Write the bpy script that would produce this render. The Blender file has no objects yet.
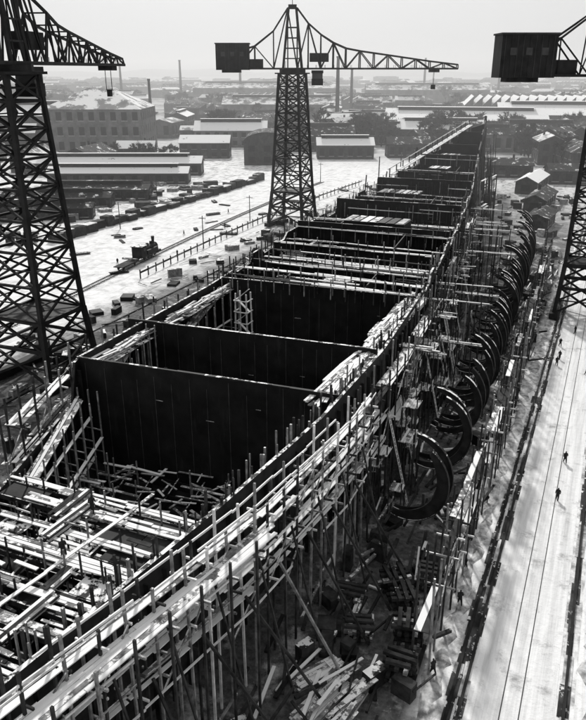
import bpy, math, random
from mathutils import Vector, Matrix
rnd=random.Random(7)
U=rnd.uniform
D=bpy.data
scene=bpy.context.scene
COL=scene.collection

# ------------------------------------------------------------ materials
def newmat(name,rough=0.8):
    m=D.materials.new(name); m.use_nodes=True
    n=m.node_tree.nodes; l=m.node_tree.links
    b=n['Principled BSDF']; b.inputs['Roughness'].default_value=rough
    if 'Specular IOR Level' in b.inputs: b.inputs['Specular IOR Level'].default_value=0.15
    return m,n,l,b
def g(v): return (v,v,v,1)
def ramp(n,l,src,p0,v0,p1,v1):
    r=n.new('ShaderNodeValToRGB'); e=r.color_ramp.elements
    e[0].position=p0; e[0].color=g(v0); e[1].position=p1; e[1].color=g(v1)
    l.new(src,r.inputs[0]); return r.outputs[0]
def noise(n,l,scale,vec=None,detail=3,rough=.65):
    t=n.new('ShaderNodeTexNoise'); t.inputs['Scale'].default_value=scale
    t.inputs['Detail'].default_value=detail; t.inputs['Roughness'].default_value=rough
    if vec is not None: l.new(vec,t.inputs['Vector'])
    return t.outputs[0]
def mixc(n,l,f,a,b):
    m=n.new('ShaderNodeMix'); m.data_type='RGBA'
    if isinstance(f,(int,float)): m.inputs[0].default_value=f
    else: l.new(f,m.inputs[0])
    for i,x in ((6,a),(7,b)):
        if isinstance(x,(int,float)): m.inputs[i].default_value=g(x)
        else: l.new(x,m.inputs[i])
    return m.outputs[2]
def pos(n,l,sc=(1,1,1)):
    ge=n.new('ShaderNodeNewGeometry'); mp=n.new('ShaderNodeMapping')
    mp.inputs['Scale'].default_value=sc
    l.new(ge.outputs['Position'],mp.inputs['Vector']); return mp.outputs[0],ge
def mottled(name,lo,hi,scale=.8,rough=.8,snow=0.0,snowv=.82,sc=(1,1,1),bump=0.0,ssc=.9):
    m,n,l,b=newmat(name,rough)
    v,ge=pos(n,l,sc)
    c=ramp(n,l,noise(n,l,scale,v),.35,lo,.68,hi)
    if snow>0:
        v2,_=pos(n,l)
        s=ramp(n,l,noise(n,l,ssc,v2,4,.7),.72-.5*snow,0,.78-.5*snow,1)
        sx=n.new('ShaderNodeSeparateXYZ'); l.new(ge.outputs['Normal'],sx.inputs[0])
        up=n.new('ShaderNodeMath'); up.operation='GREATER_THAN'; up.inputs[1].default_value=.55
        l.new(sx.outputs[2],up.inputs[0])
        mu=n.new('ShaderNodeMath'); mu.operation='MULTIPLY'
        l.new(up.outputs[0],mu.inputs[0]); l.new(s,mu.inputs[1])
        c=mixc(n,l,mu.outputs[0],c,snowv)
    l.new(c,b.inputs['Base Color'])
    if bump>0:
        bp=n.new('ShaderNodeBump'); bp.inputs['Strength'].default_value=bump
        l.new(noise(n,l,scale*3,v),bp.inputs['Height']); l.new(bp.outputs[0],b.inputs['Normal'])
    return m
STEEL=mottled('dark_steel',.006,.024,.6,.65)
STEELS=mottled('dark_steel_frosted',.010,.04,.8,.65,snow=.5)
STEELM=mottled('primer_steel',.03,.085,.7,.65)
CRANE=mottled('crane_paint',.007,.020,.5,.6)
CRANEF=mottled('crane_paint_weathered',.03,.06,.5,.6)
WP=mottled('fresh_timber',.40,.70,1.1,.85,snow=.88)
WM=mottled('weathered_timber',.10,.30,1.2,.85,snow=.45)
WD=mottled('dark_timber',.015,.055,.8,.85,snow=.14)
SNOW=mottled('packed_snow',.55,.84,.5,.9,bump=.3)
SNOWD=mottled('trodden_snow',.16,.70,.8,.9,bump=.4)
BRICK=mottled('brick',.030,.06,.6,.9)
BRICKL=mottled('pale_brick',.08,.16,.2,.9)
FARW=mottled('far_wall_hazed',.05,.13,.05,.9)  # wall tone raised: distance haze painted into the base colour
FARR=mottled('far_roof_hazed',.14,.30,.05,.9,snow=.5,snowv=.72,ssc=.1)  # paler roof colour imitates the veil of distant air
FARG=mottled('far_glazing_hazed',.04,.07,.3,.6)  # glass lightened in colour to imitate haze over far windows
ROOFS=mottled('snowy_roof',.10,.22,.1,.9,snow=.82,snowv=.8,ssc=.3)
ROOFD=mottled('tar_roof',.02,.05,.3,.9,snow=.28,ssc=.3)
GLASS=mottled('window_glass',.008,.02,1,.3)
CONC=mottled('concrete',.18,.30,.6,.9,snow=.4)
CLOTH=mottled('dark_cloth',.015,.035,6,.95)
BARK=mottled('bark',.02,.05,2,.95)
TWIG=mottled('twigs',.02,.05,2,.95)
EARTH=mottled('slip_earth',.018,.09,.35,.95,snow=.3)
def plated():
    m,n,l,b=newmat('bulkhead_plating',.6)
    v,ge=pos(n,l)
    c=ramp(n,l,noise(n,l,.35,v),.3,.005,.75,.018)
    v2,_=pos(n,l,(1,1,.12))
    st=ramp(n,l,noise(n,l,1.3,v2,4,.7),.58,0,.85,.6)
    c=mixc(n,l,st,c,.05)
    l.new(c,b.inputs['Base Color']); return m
PLATE=plated()

# ------------------------------------------------------------ mesh builder
class MB:
    def __init__(s,mats): s.v=[];s.f=[];s.m=[];s.mats=list(mats)
    def mi(s,m):
        if m not in s.mats: s.mats.append(m)
        return s.mats.index(m)
    def hexa(s,p,m):
        b=len(s.v); s.v+= [tuple(x) for x in p]; k=s.mi(m)
        for q in ((0,3,2,1),(4,5,6,7),(0,1,5,4),(1,2,6,5),(2,3,7,6),(3,0,4,7)):
            s.f.append(tuple(b+i for i in q)); s.m.append(k)
    def box(s,x0,x1,y0,y1,z0,z1,m):
        s.hexa([(x0,y0,z0),(x1,y0,z0),(x1,y1,z0),(x0,y1,z0),(x0,y0,z1),(x1,y0,z1),(x1,y1,z1),(x0,y1,z1)],m)
    def beam(s,p,q,w,h,m):
        p=Vector(p);q=Vector(q);d=q-p
        if d.length<1e-5: return
        d.normalize(); up=Vector((0,0,1)) if abs(d.z)<.95 else Vector((0,1,0))
        r=d.cross(up).normalized()*(w/2); u=r.cross(d).normalized()*(h/2)
        s.hexa([p-r-u,p+r-u,q+r-u,q-r-u,p-r+u,p+r+u,q+r+u,q-r+u],m)
    def obox(s,c,L,W,Hh,rot,m):
        cx,cy,cz=c; ca,sa=math.cos(rot),math.sin(rot); P=[]
        for z in (cz,cz+Hh):
            for a,b in ((-1,-1),(1,-1),(1,1),(-1,1)):
                x=a*L/2;y=b*W/2; P.append((cx+x*ca-y*sa,cy+x*sa+y*ca,z))
        s.hexa(P,m)
    def poly(s,pts,m):
        b=len(s.v); s.v+=[tuple(x) for x in pts]; s.f.append(tuple(range(b,b+len(pts)))); s.m.append(s.mi(m))
    def cyl(s,p,q,r0,r1,m,n=10):
        p=Vector(p);q=Vector(q);d=(q-p).normalized(); up=Vector((0,0,1)) if abs(d.z)<.95 else Vector((0,1,0))
        a=d.cross(up).normalized(); c=a.cross(d).normalized(); b=len(s.v)
        for P,r in ((p,r0),(q,r1)):
            for i in range(n):
                t=2*math.pi*i/n; s.v.append(tuple(P+a*(r*math.cos(t))+c*(r*math.sin(t))))
        k=s.mi(m)
        for i in range(n):
            j=(i+1)%n; s.f.append((b+i,b+j,b+n+j,b+n+i)); s.m.append(k)
        s.f.append(tuple(b+i for i in range(n)));s.m.append(k)
        s.f.append(tuple(b+n+i for i in range(n)));s.m.append(k)
    def build(s,name,parent=None,loc=None):
        me=D.meshes.new(name); me.from_pydata(s.v,[],s.f)
        for m in s.mats: me.materials.append(m)
        me.polygons.foreach_set('material_index',s.m); me.update()
        o=D.objects.new(name,me); COL.objects.link(o)
        if parent: o.parent=parent
        if loc: o.location=loc
        return o
def empty(name):
    o=D.objects.new(name,None); COL.objects.link(o); return o
def interp(T,y):
    if y<=T[0][0]: return T[0][1]
    for (a,b),(c,d) in zip(T,T[1:]):
        if y<=c: return b+(d-b)*(y-a)/(c-a)
    return T[-1][1]

# ------------------------------------------------------------ camera
cam=D.cameras.new('camera'); co=D.objects.new('camera',cam); COL.objects.link(co)
cam.sensor_fit='VERTICAL'; cam.sensor_height=24; cam.lens=24; cam.clip_end=20000; cam.clip_start=.5
co.location=(0,0,50); co.rotation_euler=(math.radians(90-21.94),0,math.radians(23.34)); scene.camera=co

# ------------------------------------------------------------ world + sun (thin winter overcast)
w=D.worlds.new('World'); scene.world=w; w.use_nodes=True
n=w.node_tree.nodes;l=w.node_tree.links
sky=n.new('ShaderNodeTexSky'); sky.sky_type='NISHITA'; sky.sun_disc=False
SE=math.radians(36); SA=math.radians(28)
sky.sun_elevation=SE; sky.sun_rotation=-SA; sky.dust_density=3; sky.air_density=1.5
bw=n.new('ShaderNodeRGBToBW'); l.new(sky.outputs[0],bw.inputs[0])
mx=mixc(n,l,.82,bw.outputs[0],7.4)
l.new(mx,n['Background'].inputs[0])
n['Background'].inputs[1].default_value=.10
sd=D.lights.new('sun','SUN'); sd.energy=3.5; sd.angle=math.radians(4); sd.color=(1,.99,.97)
so=D.objects.new('sun',sd); COL.objects.link(so)
tosun=Vector((-math.sin(SA)*math.cos(SE),math.cos(SA)*math.cos(SE),math.sin(SE)))
so.rotation_euler=(-tosun).to_track_quat('-Z','Y').to_euler(); so.location=(0,0,200)
scene.view_settings.view_transform='Standard'; scene.view_settings.look='None'
# winter haze lying over the far yard and the town
hm=D.materials.new('winter_haze'); hm.use_nodes=True; hn=hm.node_tree.nodes; hl=hm.node_tree.links
for x in list(hn):
    if x.type!='OUTPUT_MATERIAL': hn.remove(x)
vs=hn.new('ShaderNodeVolumeScatter'); vs.inputs['Density'].default_value=.00045; vs.inputs['Anisotropy'].default_value=.3; vs.inputs['Color'].default_value=(1,1,1,1)
hl.new(vs.outputs[0],[x for x in hn if x.type=='OUTPUT_MATERIAL'][0].inputs['Volume'])
mb=MB([hm]); mb.box(-5000,4000,150,6500,-5,130,hm); mb.build('haze_air')

# ------------------------------------------------------------ ground
def ground_mat():
    m,n,l,b=newmat('snow_ground',.9)
    v,ge=pos(n,l); sp=n.new('ShaderNodeSeparateXYZ'); l.new(ge.outputs['Position'],sp.inputs[0])
    def rng(o,a,bb,c,d):
        r=n.new('ShaderNodeMapRange'); r.inputs[1].default_value=a;r.inputs[2].default_value=bb
        r.inputs[3].default_value=c;r.inputs[4].default_value=d; l.new(o,r.inputs[0]); return r.outputs[0]
    def mth(op,a,bb):
        r=n.new('ShaderNodeMath'); r.operation=op
        for i,x in enumerate((a,bb)):
            if isinstance(x,(int,float)): r.inputs[i].default_value=x
            else: l.new(x,r.inputs[i])
        return r.outputs[0]
    X,Y=sp.outputs[0],sp.outputs[1]
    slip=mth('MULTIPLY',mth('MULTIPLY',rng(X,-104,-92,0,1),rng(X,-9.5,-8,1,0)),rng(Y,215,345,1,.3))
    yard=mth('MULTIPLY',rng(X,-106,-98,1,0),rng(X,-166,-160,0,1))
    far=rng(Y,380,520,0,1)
    vs,_=pos(n,l,(.35,.05,1))
    trk=noise(n,l,1.6,vs,4,.65)
    fine=noise(n,l,.22,v,7,.72)
    big=noise(n,l,.012,v,4,.65)
    f1=ramp(n,l,fine,.50,0,.62,1)
    f2=ramp(n,l,trk,.54,0,.68,.8)
    calm=rng(yard,0,1,1,.42)
    snowc=ramp(n,l,noise(n,l,.5,v),.3,.66,.7,.88)
    dirt=ramp(n,l,noise(n,l,1.4,v,4,.7),.3,.03,.75,.16)
    c=mixc(n,l,mth('MULTIPLY',mth('MULTIPLY',f1,.7),calm),snowc,dirt)
    c=mixc(n,l,mth('MULTIPLY',f2,calm),c,dirt)
    sl=mth('MULTIPLY',slip,ramp(n,l,fine,.33,.4,.47,1.0))
    c=mixc(n,l,sl,c,dirt)
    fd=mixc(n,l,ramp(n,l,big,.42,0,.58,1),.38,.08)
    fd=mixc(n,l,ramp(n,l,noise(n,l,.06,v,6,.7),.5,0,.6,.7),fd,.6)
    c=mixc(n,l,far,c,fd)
    l.new(c,b.inputs['Base Color'])
    bp=n.new('ShaderNodeBump'); bp.inputs['Strength'].default_value=.5; bp.inputs['Distance'].default_value=.4
    l.new(fine,bp.inputs['Height']); l.new(bp.outputs[0],b.inputs['Normal'])
    return m
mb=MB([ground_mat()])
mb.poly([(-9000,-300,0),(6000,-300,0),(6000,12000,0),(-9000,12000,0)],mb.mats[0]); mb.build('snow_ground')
mb=MB([FARR])
prev=None
for i in range(61):
    a=math.radians(60+ i*1.6); r=6200
    x,y=r*math.cos(a),r*math.sin(a); h=46+12*math.sin(i*.7)+9*math.sin(i*1.9+1)
    if prev: mb.poly([(prev[0],prev[1],-1),(x,y,-1),(x,y,h),(prev[0],prev[1],prev[2])],FARR); mb.poly([(prev[0],prev[1],prev[2]),(x,y,h),(x*1.2,y*1.2,h),(prev[0]*1.2,prev[1]*1.2,prev[2])],FARR)
    prev=(x,y,h)
mb.build('distant_hills')

def roadmat():
    m,n,l,b=newmat('trafficked_snow',.9)
    v,_=pos(n,l,(1.1,.04,1)); v2,_=pos(n,l)
    c=ramp(n,l,noise(n,l,1.0,v,4,.7),.42,.80,.76,.45)
    d=ramp(n,l,noise(n,l,.30,v2,6,.75),.55,0,.70,.75)
    c=mixc(n,l,d,c,.22); l.new(c,b.inputs['Base Color'])
    bp=n.new('ShaderNodeBump'); bp.inputs['Strength'].default_value=.5; bp.inputs['Distance'].default_value=.25
    l.new(noise(n,l,1.2,v2,5),bp.inputs['Height']); l.new(bp.outputs[0],b.inputs['Normal']); return m
RS=roadmat()
mb=MB([RS])
mb.box(-5.2,2.3,10,420,-.1,.03,RS); mb.box(3.8,30,10,420,-.1,.026,RS)
mb.build('snow_road')
def rails(name,xs,y0,y1,wd=.13):
    m=MB([STEEL])
    for x in xs:
        y=y0
        while y<y1:
            e=y+U(1,5); a=U(.2,.55); m.box(x-a,x+U(.15,.5),y,min(e,y1),-.05,.07+U(0,.006),EARTH if rnd.random()<.7 else SNOWD); y=e
        m.box(x-wd,x+wd,y0,y1,.085,.26,STEEL)
    m.build(name)
rails('crane_rail_track',(-6,-5.1,3),10,420)
rails('crane_rail_track',(-93,-84),30,330)
mb=MB([STEEL])
for x in (-1.9,-.4): mb.box(x-.045,x+.045,10,420,.02,.05,STEELM)
mb.build('railway_track')
def bank(x0,wd,y0,y1,hm_,nm='snow_bank'):
    m=MB([SNOWD]); rows=[]
    y=y0
    while y<y1:
        h=hm_*(.1+U(0,1)**2); ww=wd*U(.5,1.4); o=U(-.5,.3)
        rows.append([(x0+o-ww,y,-.02),(x0+o-ww*.5,y+U(-.3,.3),h*.7),(x0+o,y,h),(x0+o+ww*.5,y,h*.6),(x0+o+ww,y,-.02)]); y+=U(.8,1.6)
    for A,B in zip(rows,rows[1:]):
        for i in range(4): m.poly([A[i],A[i+1],B[i+1],B[i]],SNOWD)
    m.build(nm)
bank(-7.6,.8,20,330,.35); bank(5.2,.9,30,400,.3)

# ------------------------------------------------------------ hull
PX=[(10,-41),(20,-44),(44,-50),(66,-57.5),(100,-58.5),(140,-62),(200,-65),(250,-65),(300,-60),(338,-54.6)]
SX=[(10,-30),(20,-28.2),(43,-25.2),(62,-23.4),(83,-23.2),(112,-25),(160,-29.5),(220,-37),(280,-46),(338,-54.2)]
def px(y): return interp(PX,y)
def sx(y): return interp(SX,y)
def ztop(y): return 17 if y<215 else 17+ (y-215)/123*7
def zport(y): return 12.5 if y<64 else ztop(y)-(0 if y<205 else 3)
hull=empty('battleship_hull')
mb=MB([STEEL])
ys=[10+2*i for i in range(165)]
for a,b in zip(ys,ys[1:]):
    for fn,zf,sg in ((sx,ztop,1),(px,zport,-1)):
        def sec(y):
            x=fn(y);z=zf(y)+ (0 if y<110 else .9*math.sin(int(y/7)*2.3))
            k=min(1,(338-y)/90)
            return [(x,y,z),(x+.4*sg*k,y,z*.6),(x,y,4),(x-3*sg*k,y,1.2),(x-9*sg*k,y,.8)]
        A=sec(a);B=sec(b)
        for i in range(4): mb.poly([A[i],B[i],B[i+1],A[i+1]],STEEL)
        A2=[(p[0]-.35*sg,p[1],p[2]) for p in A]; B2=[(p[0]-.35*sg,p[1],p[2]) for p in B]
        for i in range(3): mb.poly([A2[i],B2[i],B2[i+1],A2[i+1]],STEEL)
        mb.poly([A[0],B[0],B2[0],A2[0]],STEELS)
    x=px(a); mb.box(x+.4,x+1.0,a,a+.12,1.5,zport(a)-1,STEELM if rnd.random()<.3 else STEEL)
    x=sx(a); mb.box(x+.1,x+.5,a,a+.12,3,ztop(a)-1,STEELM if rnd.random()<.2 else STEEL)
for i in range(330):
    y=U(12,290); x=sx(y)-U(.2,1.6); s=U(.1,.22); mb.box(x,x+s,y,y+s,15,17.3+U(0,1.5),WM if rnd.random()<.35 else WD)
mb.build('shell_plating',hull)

mb=MB([STEELS])
for a,b in zip(ys[::3],ys[3::3]):
    mb.poly([(px(a)+3,a,1.5),(sx(a)-3,a,1.5),(sx(b)-3,b,1.5),(px(b)+3,b,1.5)],STEEL)
for y in range(14,110,3):
    mb.box(px(y)+3,sx(y)-3,y,y+.12,1.5,2.7,STEEL)
for k in range(7):
    for a,b in zip(ys[:50],ys[1:51]):
        t=(k+1)/8
        xa=px(a)+3+t*(sx(a)-px(a)-6); xb=px(b)+3+t*(sx(b)-px(b)-6)
        mb.beam((xa,a,2.1),(xb,b,2.1),.15,1.3,STEELS)
for i in range(380):
    y=U(46,108); x=U(px(y)+4,sx(y)-3); a=rnd.choice((0,0,1.57))+rnd.gauss(0,.25); L=U(1.5,5)
    z=U(2.7,3.6); mb.beam((x,y,z),(x+L*math.cos(a),y+L*math.sin(a),z+U(-.2,.4)),U(.15,.35),.1,rnd.choice((WP,WM,WM,SNOWD)))
for i in range(26):
    x=U(-54,-30); y=U(57,63.5); h=U(2,4.6); mb.beam((x,y,2.5),(x,y,2.5+h),.14,.14,WM)
    if i%2: mb.beam((x-1.5,y,2.5+h*.7),(x+U(2,5),y+U(-.4,.4),2.5+h*.7),.35,.1,rnd.choice((WP,WM)))
mb.build('inner_bottom',hull)

def bulkhead(y,x0,x1,z0,z1,slope=0,name='transverse_bulkhead'):
    m=MB([PLATE])
    m.hexa([(x0,y-.12,z0),(x1,y-.12+slope,z0),(x1,y+.12+slope,z0),(x0,y+.12,z0),(x0,y-.12,z1),(x1,y-.12+slope,z1),(x1,y+.12+slope,z1),(x0,y+.12,z1)],PLATE)
    k=int((x1-x0)/2.4)
    for i in range(k+1):
        t=(i+.5*U(.7,1.3))/(k+1); x=x0+t*(x1-x0); yy=y-.12+slope*t
        m.box(x-.03,x+.03,yy-.04,yy-.003,z0+U(0,3),z1-.1-U(0,2),STEELM)
    x=x0
    while x<x1-.5:
        e=min(x+U(1.2,5),x1); t=(x-x0)/(x1-x0); t2=(e-x0)/(x1-x0)
        m.beam((x,y+slope*t,z1+.07),(e,y+slope*t2,z1+.07),U(.26,.42),U(.08,.22),STEELS if rnd.random()<.5 else STEEL); x=e
    for i in range(5):
        x=U(x0+2,x1-2); yy=y-.125+slope*(x-x0)/(x1-x0); z=U(z0+3,z1-3); m.box(x,x+U(.4,1.1),yy-.05,yy-.006,z,z+.08,WM)
    return m.build(name,hull)
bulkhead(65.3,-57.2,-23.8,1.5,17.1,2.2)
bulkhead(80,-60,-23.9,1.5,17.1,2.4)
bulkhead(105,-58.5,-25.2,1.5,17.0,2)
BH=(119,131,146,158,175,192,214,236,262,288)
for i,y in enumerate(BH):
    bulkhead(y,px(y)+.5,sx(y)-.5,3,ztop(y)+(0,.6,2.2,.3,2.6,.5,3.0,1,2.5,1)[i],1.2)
# longitudinal bulkheads and casings between them forward
mb=MB([PLATE])
for a,b in zip((105,)+BH,BH+(318,)):
    for t in (.27,.73):
        if rnd.random()<.25: continue
        xa=px(a)+t*(sx(a)-px(a)); xb=px(b)+t*(sx(b)-px(b)); zt=ztop(a)+U(-2.5,1.6)
        mb.hexa([(xa-.1,a+.8,4),(xa+.1,a+.8,4),(xb+.1,b-.4,4),(xb-.1,b-.4,4),(xa-.1,a+.8,zt),(xa+.1,a+.8,zt),(xb+.1,b-.4,zt),(xb-.1,b-.4,zt)],PLATE)
    if a>140 and rnd.random()<.8:
        cx=(px(a)+sx(a))/2+U(-5,4); w_=U(3,7); y0=a+3; y1=min(b-2,a+9); zt=ztop(a)+U(.6,2.6)
        mb.box(cx-w_,cx+w_,y0,y1,10,zt,PLATE); 
        for k in range(7): mb.box(cx-w_+k*w_*.29,cx-w_+k*w_*.29+w_*.22,y0-.2,y1+.2,zt+.01,zt+.14,rnd.choice((STEELS,WP,WM,SNOWD,STEEL)))
mb.build('longitudinal_bulkheads',hull)

def planks(m,x0,x1,y0,y1,z,ang,cnt,L=(4,9),mats=(WP,WP,WM,WD),w=(.22,.45),jit=.06,h=.09,dz=.5):
    for i in range(cnt):
        x=U(x0,x1);y=U(y0,y1);a=ang+rnd.gauss(0,jit);Ls=U(*L)/2
        zz=z+U(0,dz)
        m.beam((x-Ls*math.cos(a),y-Ls*math.sin(a),zz),(x+Ls*math.cos(a),y+Ls*math.sin(a),zz),U(*w),h,rnd.choice(mats))
def stack(m,x,y,z,ang,L,cols,rows,mats,w=.3,h=.12):
    ca,sa=math.cos(ang),math.sin(ang)
    for r in range(rows):
        for c in range(cols):
            o=(c-cols/2)*(w+.03); l2=L/2*U(.85,1.0); sh=U(-.3,.3)
            cx=x-o*sa+sh*ca; cy=y+o*ca+sh*sa; zz=z+r*(h+.02)+h/2
            m.beam((cx-l2*ca,cy-l2*sa,zz),(cx+l2*ca,cy+l2*sa,zz),w,h,rnd.choice(mats))
mb=MB([WP])
for lvl,y1,dens in ((12.8,46,1),(7.6,49,.7)):
    y=12
    while y<y1:
        x0=px(y)+.4 if lvl>9 else px(y)+1; x1=sx(y)-1.2
        mb.beam((x0,y,lvl-.25),(x1,y,lvl-.25),.18,.5,STEELS)
        y+=2.2
    for t in (.2,.4,.6,.8):
        mb.beam((px(12)+t*(sx(12)-px(12)),12,lvl-.3),(px(y1)+t*(sx(y1)-px(y1)),y1,lvl-.3),.2,.4,STEELS)
    y=12
    while y<y1-2.2:
        x=px(y)+1
        while x<sx(y)-3:
            wd=U(2,5); r=rnd.random()
            if r<.40*dens: mb.box(x,min(x+wd,sx(y)-1.5),y+.05,y+2.1,lvl+.02,lvl+.06,rnd.choice((STEEL,STEEL,WD,STEEL,STEELS)))
            x+=wd+.1
        y+=2.2
for y,x0,x1,z,c in ((45.2,-49,-29,13.1,2),(42.6,-46,-28,13.3,3),(39.8,-46.5,-29.5,13.1,2),(36.2,-44,-28,13.4,4),(32.6,-44,-30,13.2,2),(29.2,-43,-28.5,13.4,3),(26,-42,-29,13.1,2),(22.6,-42,-30,13.2,3),(19,-41,-30,13.2,2),
                    (47.5,-46,-32,8.2,3),(43,-46,-32,8.2,2),(38,-45,-30,8.1,2),(33,-45,-30,8.1,2),(28,-45,-30,8.1,3)):
    for k in range(c):
        xx=x0+U(-1,1)
        while xx<x1-2:
            L=U(5,8); mb.beam((xx,y+k*.4,z+U(0,.06)),(min(xx+L,x1+U(-.6,.6)),y+k*.4+U(-.2,.2),z+U(0,.06)),.33,.1,rnd.choice((WP,WP,WP,WM))); xx+=L+.05
for xo,c in ((-3.2,3),(-9.5,1)):
    for k in range(c):
        y=16
        while y<45:
            L=U(3,6)
            if rnd.random()<.75: mb.beam((sx(y)+xo+k*.4,y,13.75),(sx(y+L)+xo+k*.4+U(-.1,.1),y+L,13.75),.34,.1,rnd.choice((WP,WM,WP)))
            y+=L
planks(mb,-44,-30,16,45,13.2,.0,36,mats=(WP,WM,WM,WD),jit=.12,L=(2,6))
planks(mb,-44,-30,16,49,8,.0,50,mats=(WP,WM,WM,WD),jit=.2,L=(2,6))
for i in range(9): stack(mb,U(-45,-30),U(18,44),13.2,rnd.choice((0,1.57))+U(-.1,.1),U(3,6),rnd.randint(3,5),rnd.randint(2,5),(WP,WM,WD))
for yr in (20,24,28,32,36,40,44.5):
    xs=[px(yr)+1.2+i*1.9 for i in range(int((sx(yr)-px(yr)-3)/1.9))]; pr=None
    for x in xs:
        if rnd.random()<.25: pr=None; continue
        h=U(.9,2.8); x+=U(-.3,.3); mb.beam((x,yr,7),(x+U(-.1,.1),yr+U(-.1,.1),13+h),.13,.13,rnd.choice((WD,WD,WM)))
        if pr and rnd.random()<.5: mb.beam((pr,yr-.1,14.2),(x,yr-.1,14.2+U(-.1,.1)),.07,.16,rnd.choice((WP,WM)))
        pr=x
mb.build('stern_deck_framing',hull)

mb=MB([WP])
for y in range(107,330):
    z=ztop(y)-2.0 if y<205 else ztop(y)-5
    x0,x1=px(y)+.6,sx(y)-.6
    if x1-x0<1: continue
    nb=max([b for b in BH if b<=y] or [105])
    if y-nb<1: continue
    nxt=min([b for b in BH if b>y] or [400])
    if nxt-y<=3+ (y%2): continue
    if (y-nb)<5:
        xx=x0
        while xx<x1:
            wd=min(U(4,10),x1-xx)
            if rnd.random()<.7: mb.box(xx,xx+wd,y,y+.95,z,z+.1,rnd.choice((STEELS,STEEL,STEEL,WD,SNOWD)))
            xx+=wd+.05
    elif y%3==0: mb.beam((x0,y,z),(x1,y,z),.2,.6,STEEL)
for b in (105,)+BH:
    for dy in (-.8,.6,1.8,3.2,4.6):
        if rnd.random()<.28: continue
        z=ztop(b)+U(-.6,1.6); x0,x1=px(b)+.3,sx(b)+U(-1,.5)
        for k in range(rnd.randint(1,4)):
            xx=x0+U(0,5)
            while xx<x1-1:
                L=U(5,12); e=min(xx+L,x1)
                if rnd.random()<.8: mb.beam((xx,b+dy+k*.42,z+U(0,.12)),(e,b+dy+k*.42+U(-.3,.3),z+U(0,.12)),.38,.14,rnd.choice((WP,WP,WM,WD)))
                xx+=L+.1
        x=x0
        while x<x1:
            mb.beam((x,b+dy,z-2.2),(x,b+dy,z+U(.2,1.8)),.16,.16,rnd.choice((WD,WM))); x+=U(1.6,3.4)
for i in range(60):
    y=U(108,300); x=U(px(y)+3,sx(y)-3); stack(mb,x,y,ztop(y)-(1.8 if y<205 else 4.8),rnd.choice((0,0,0,1.57)),U(3,8),rnd.randint(3,6),rnd.randint(2,7),(WM,WD,WD,WP))
mb.build('foredeck_staging',hull)

mb=MB([WP])
for y in range(68,112):
    x1=sx(y)-.2; mb.box(x1-3.4,x1-.1,y,y+.97,15.6,15.72,rnd.choice((STEELS,WM,SNOWD,WP)))
planks(mb,-26.8,-24.4,68,110,15.9,1.57,190,mats=(WP,WP,WP,WM),jit=.07,L=(3,7),dz=.9)
for i in range(16): stack(mb,U(-26.5,-25),U(69,109),15.8,1.57+U(-.08,.08),U(4,7),rnd.randint(3,7),rnd.randint(2,7),(WP,WP,WM))
for y in range(66,106):
    x0=px(y); mb.box(x0+.4,x0+2.6,y,y+.97,15.2,15.3,rnd.choice((STEELS,WM,WD)))
planks(mb,-57.5,-55.8,67,104,15.5,1.57,70,mats=(WP,WP,WM),jit=.1,L=(3,6),dz=.8)
for (ya,yb,xa,xb,za,zb) in ((67,79,-56.5,-58,12,16),(84,103,-57.5,-57.5,11,16.2),(44,63,-49,-55.8,11,13)):
    for k in range(4):
        mb.beam((xa+k*.42,ya+U(0,1),za),(xb+k*.42,yb-U(0,1),zb),.34,.12,rnd.choice((WP,WM)))
    for t in range(8):
        f=t/7; x=xa+(xb-xa)*f; y=ya+(yb-ya)*f; z=za+(zb-za)*f
        for o in (0,1.6,3):
            mb.beam((x+o,y,1.5),(x+o,y,z+1.2),.14,.14,WM)
        for q in (3,6,9): mb.beam((x,y,q),(x+3,y,q),.12,.12,WM)
    for q,o in ((5,1.6),(8,3),(10.5,1.6)): mb.beam((xa+o,ya,q),(xb+o,yb,q),.4,.1,WP)
mb.build('side_deck_planking',hull)

mb=MB([WM])
cx,cy=-52,100
for a,b in ((-1.2,-1),(1.2,-1),(1.2,1),(-1.2,1)): mb.beam((cx+a,cy+b,1.5),(cx+a*.8,cy+b*.8,16.5),.2,.2,WP)
for i in range(8):
    z=2+i*1.9
    for (a,b),(c,d) in (((-1.2,-1),(1.2,-1)),((1.2,-1),(1.2,1)),((-1.2,1),(-1.2,-1))): mb.beam((cx+a,cy+b,z),(cx+c,cy+d,z),.14,.14,WP)
    s=1 if i%2 else -1
    mb.beam((cx-1.1*s,cy,z),(cx+1.1*s,cy,z+1.9),.5,.1,WP)
mb.build('stair_tower',hull)

mb=MB([STEEL])
bow=[(250,20),(276,20.5),(276.1,23),(300,24),(300.1,26.5),(322,27),(322.1,29),(339,29.5)]
for (a,za),(b,zb) in zip(bow,bow[1:]):
    if b-a<1: continue
    for fn,dz in ((px,-1.5),(sx,0)): mb.hexa([(fn(a)-.2,a,9),(fn(a)+.2,a,9),(fn(b)+.2,b,9),(fn(b)-.2,b,9),(fn(a)-.2,a,za+dz),(fn(a)+.2,a,za+dz),(fn(b)+.2,b,zb+dz),(fn(b)-.2,b,zb+dz)],STEEL)
mb.beam((-54.5,339,2),(-55,344,31),.8,2,STEEL)
for y in range(262,338,4):
    for fn,s in ((px,-1),(sx,1)):
        x=fn(y); mb.beam((x+s*3.5*(1-(y-262)/130),y,.5),(x+s*1.0,y,ztop(y)+U(1,5)),.3,.5,STEEL)
mb.box(px(306),sx(306),306,306.3,4,27,PLATE); mb.box(px(284)+1,sx(284)-1,284,284.3,4,24,PLATE)
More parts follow.
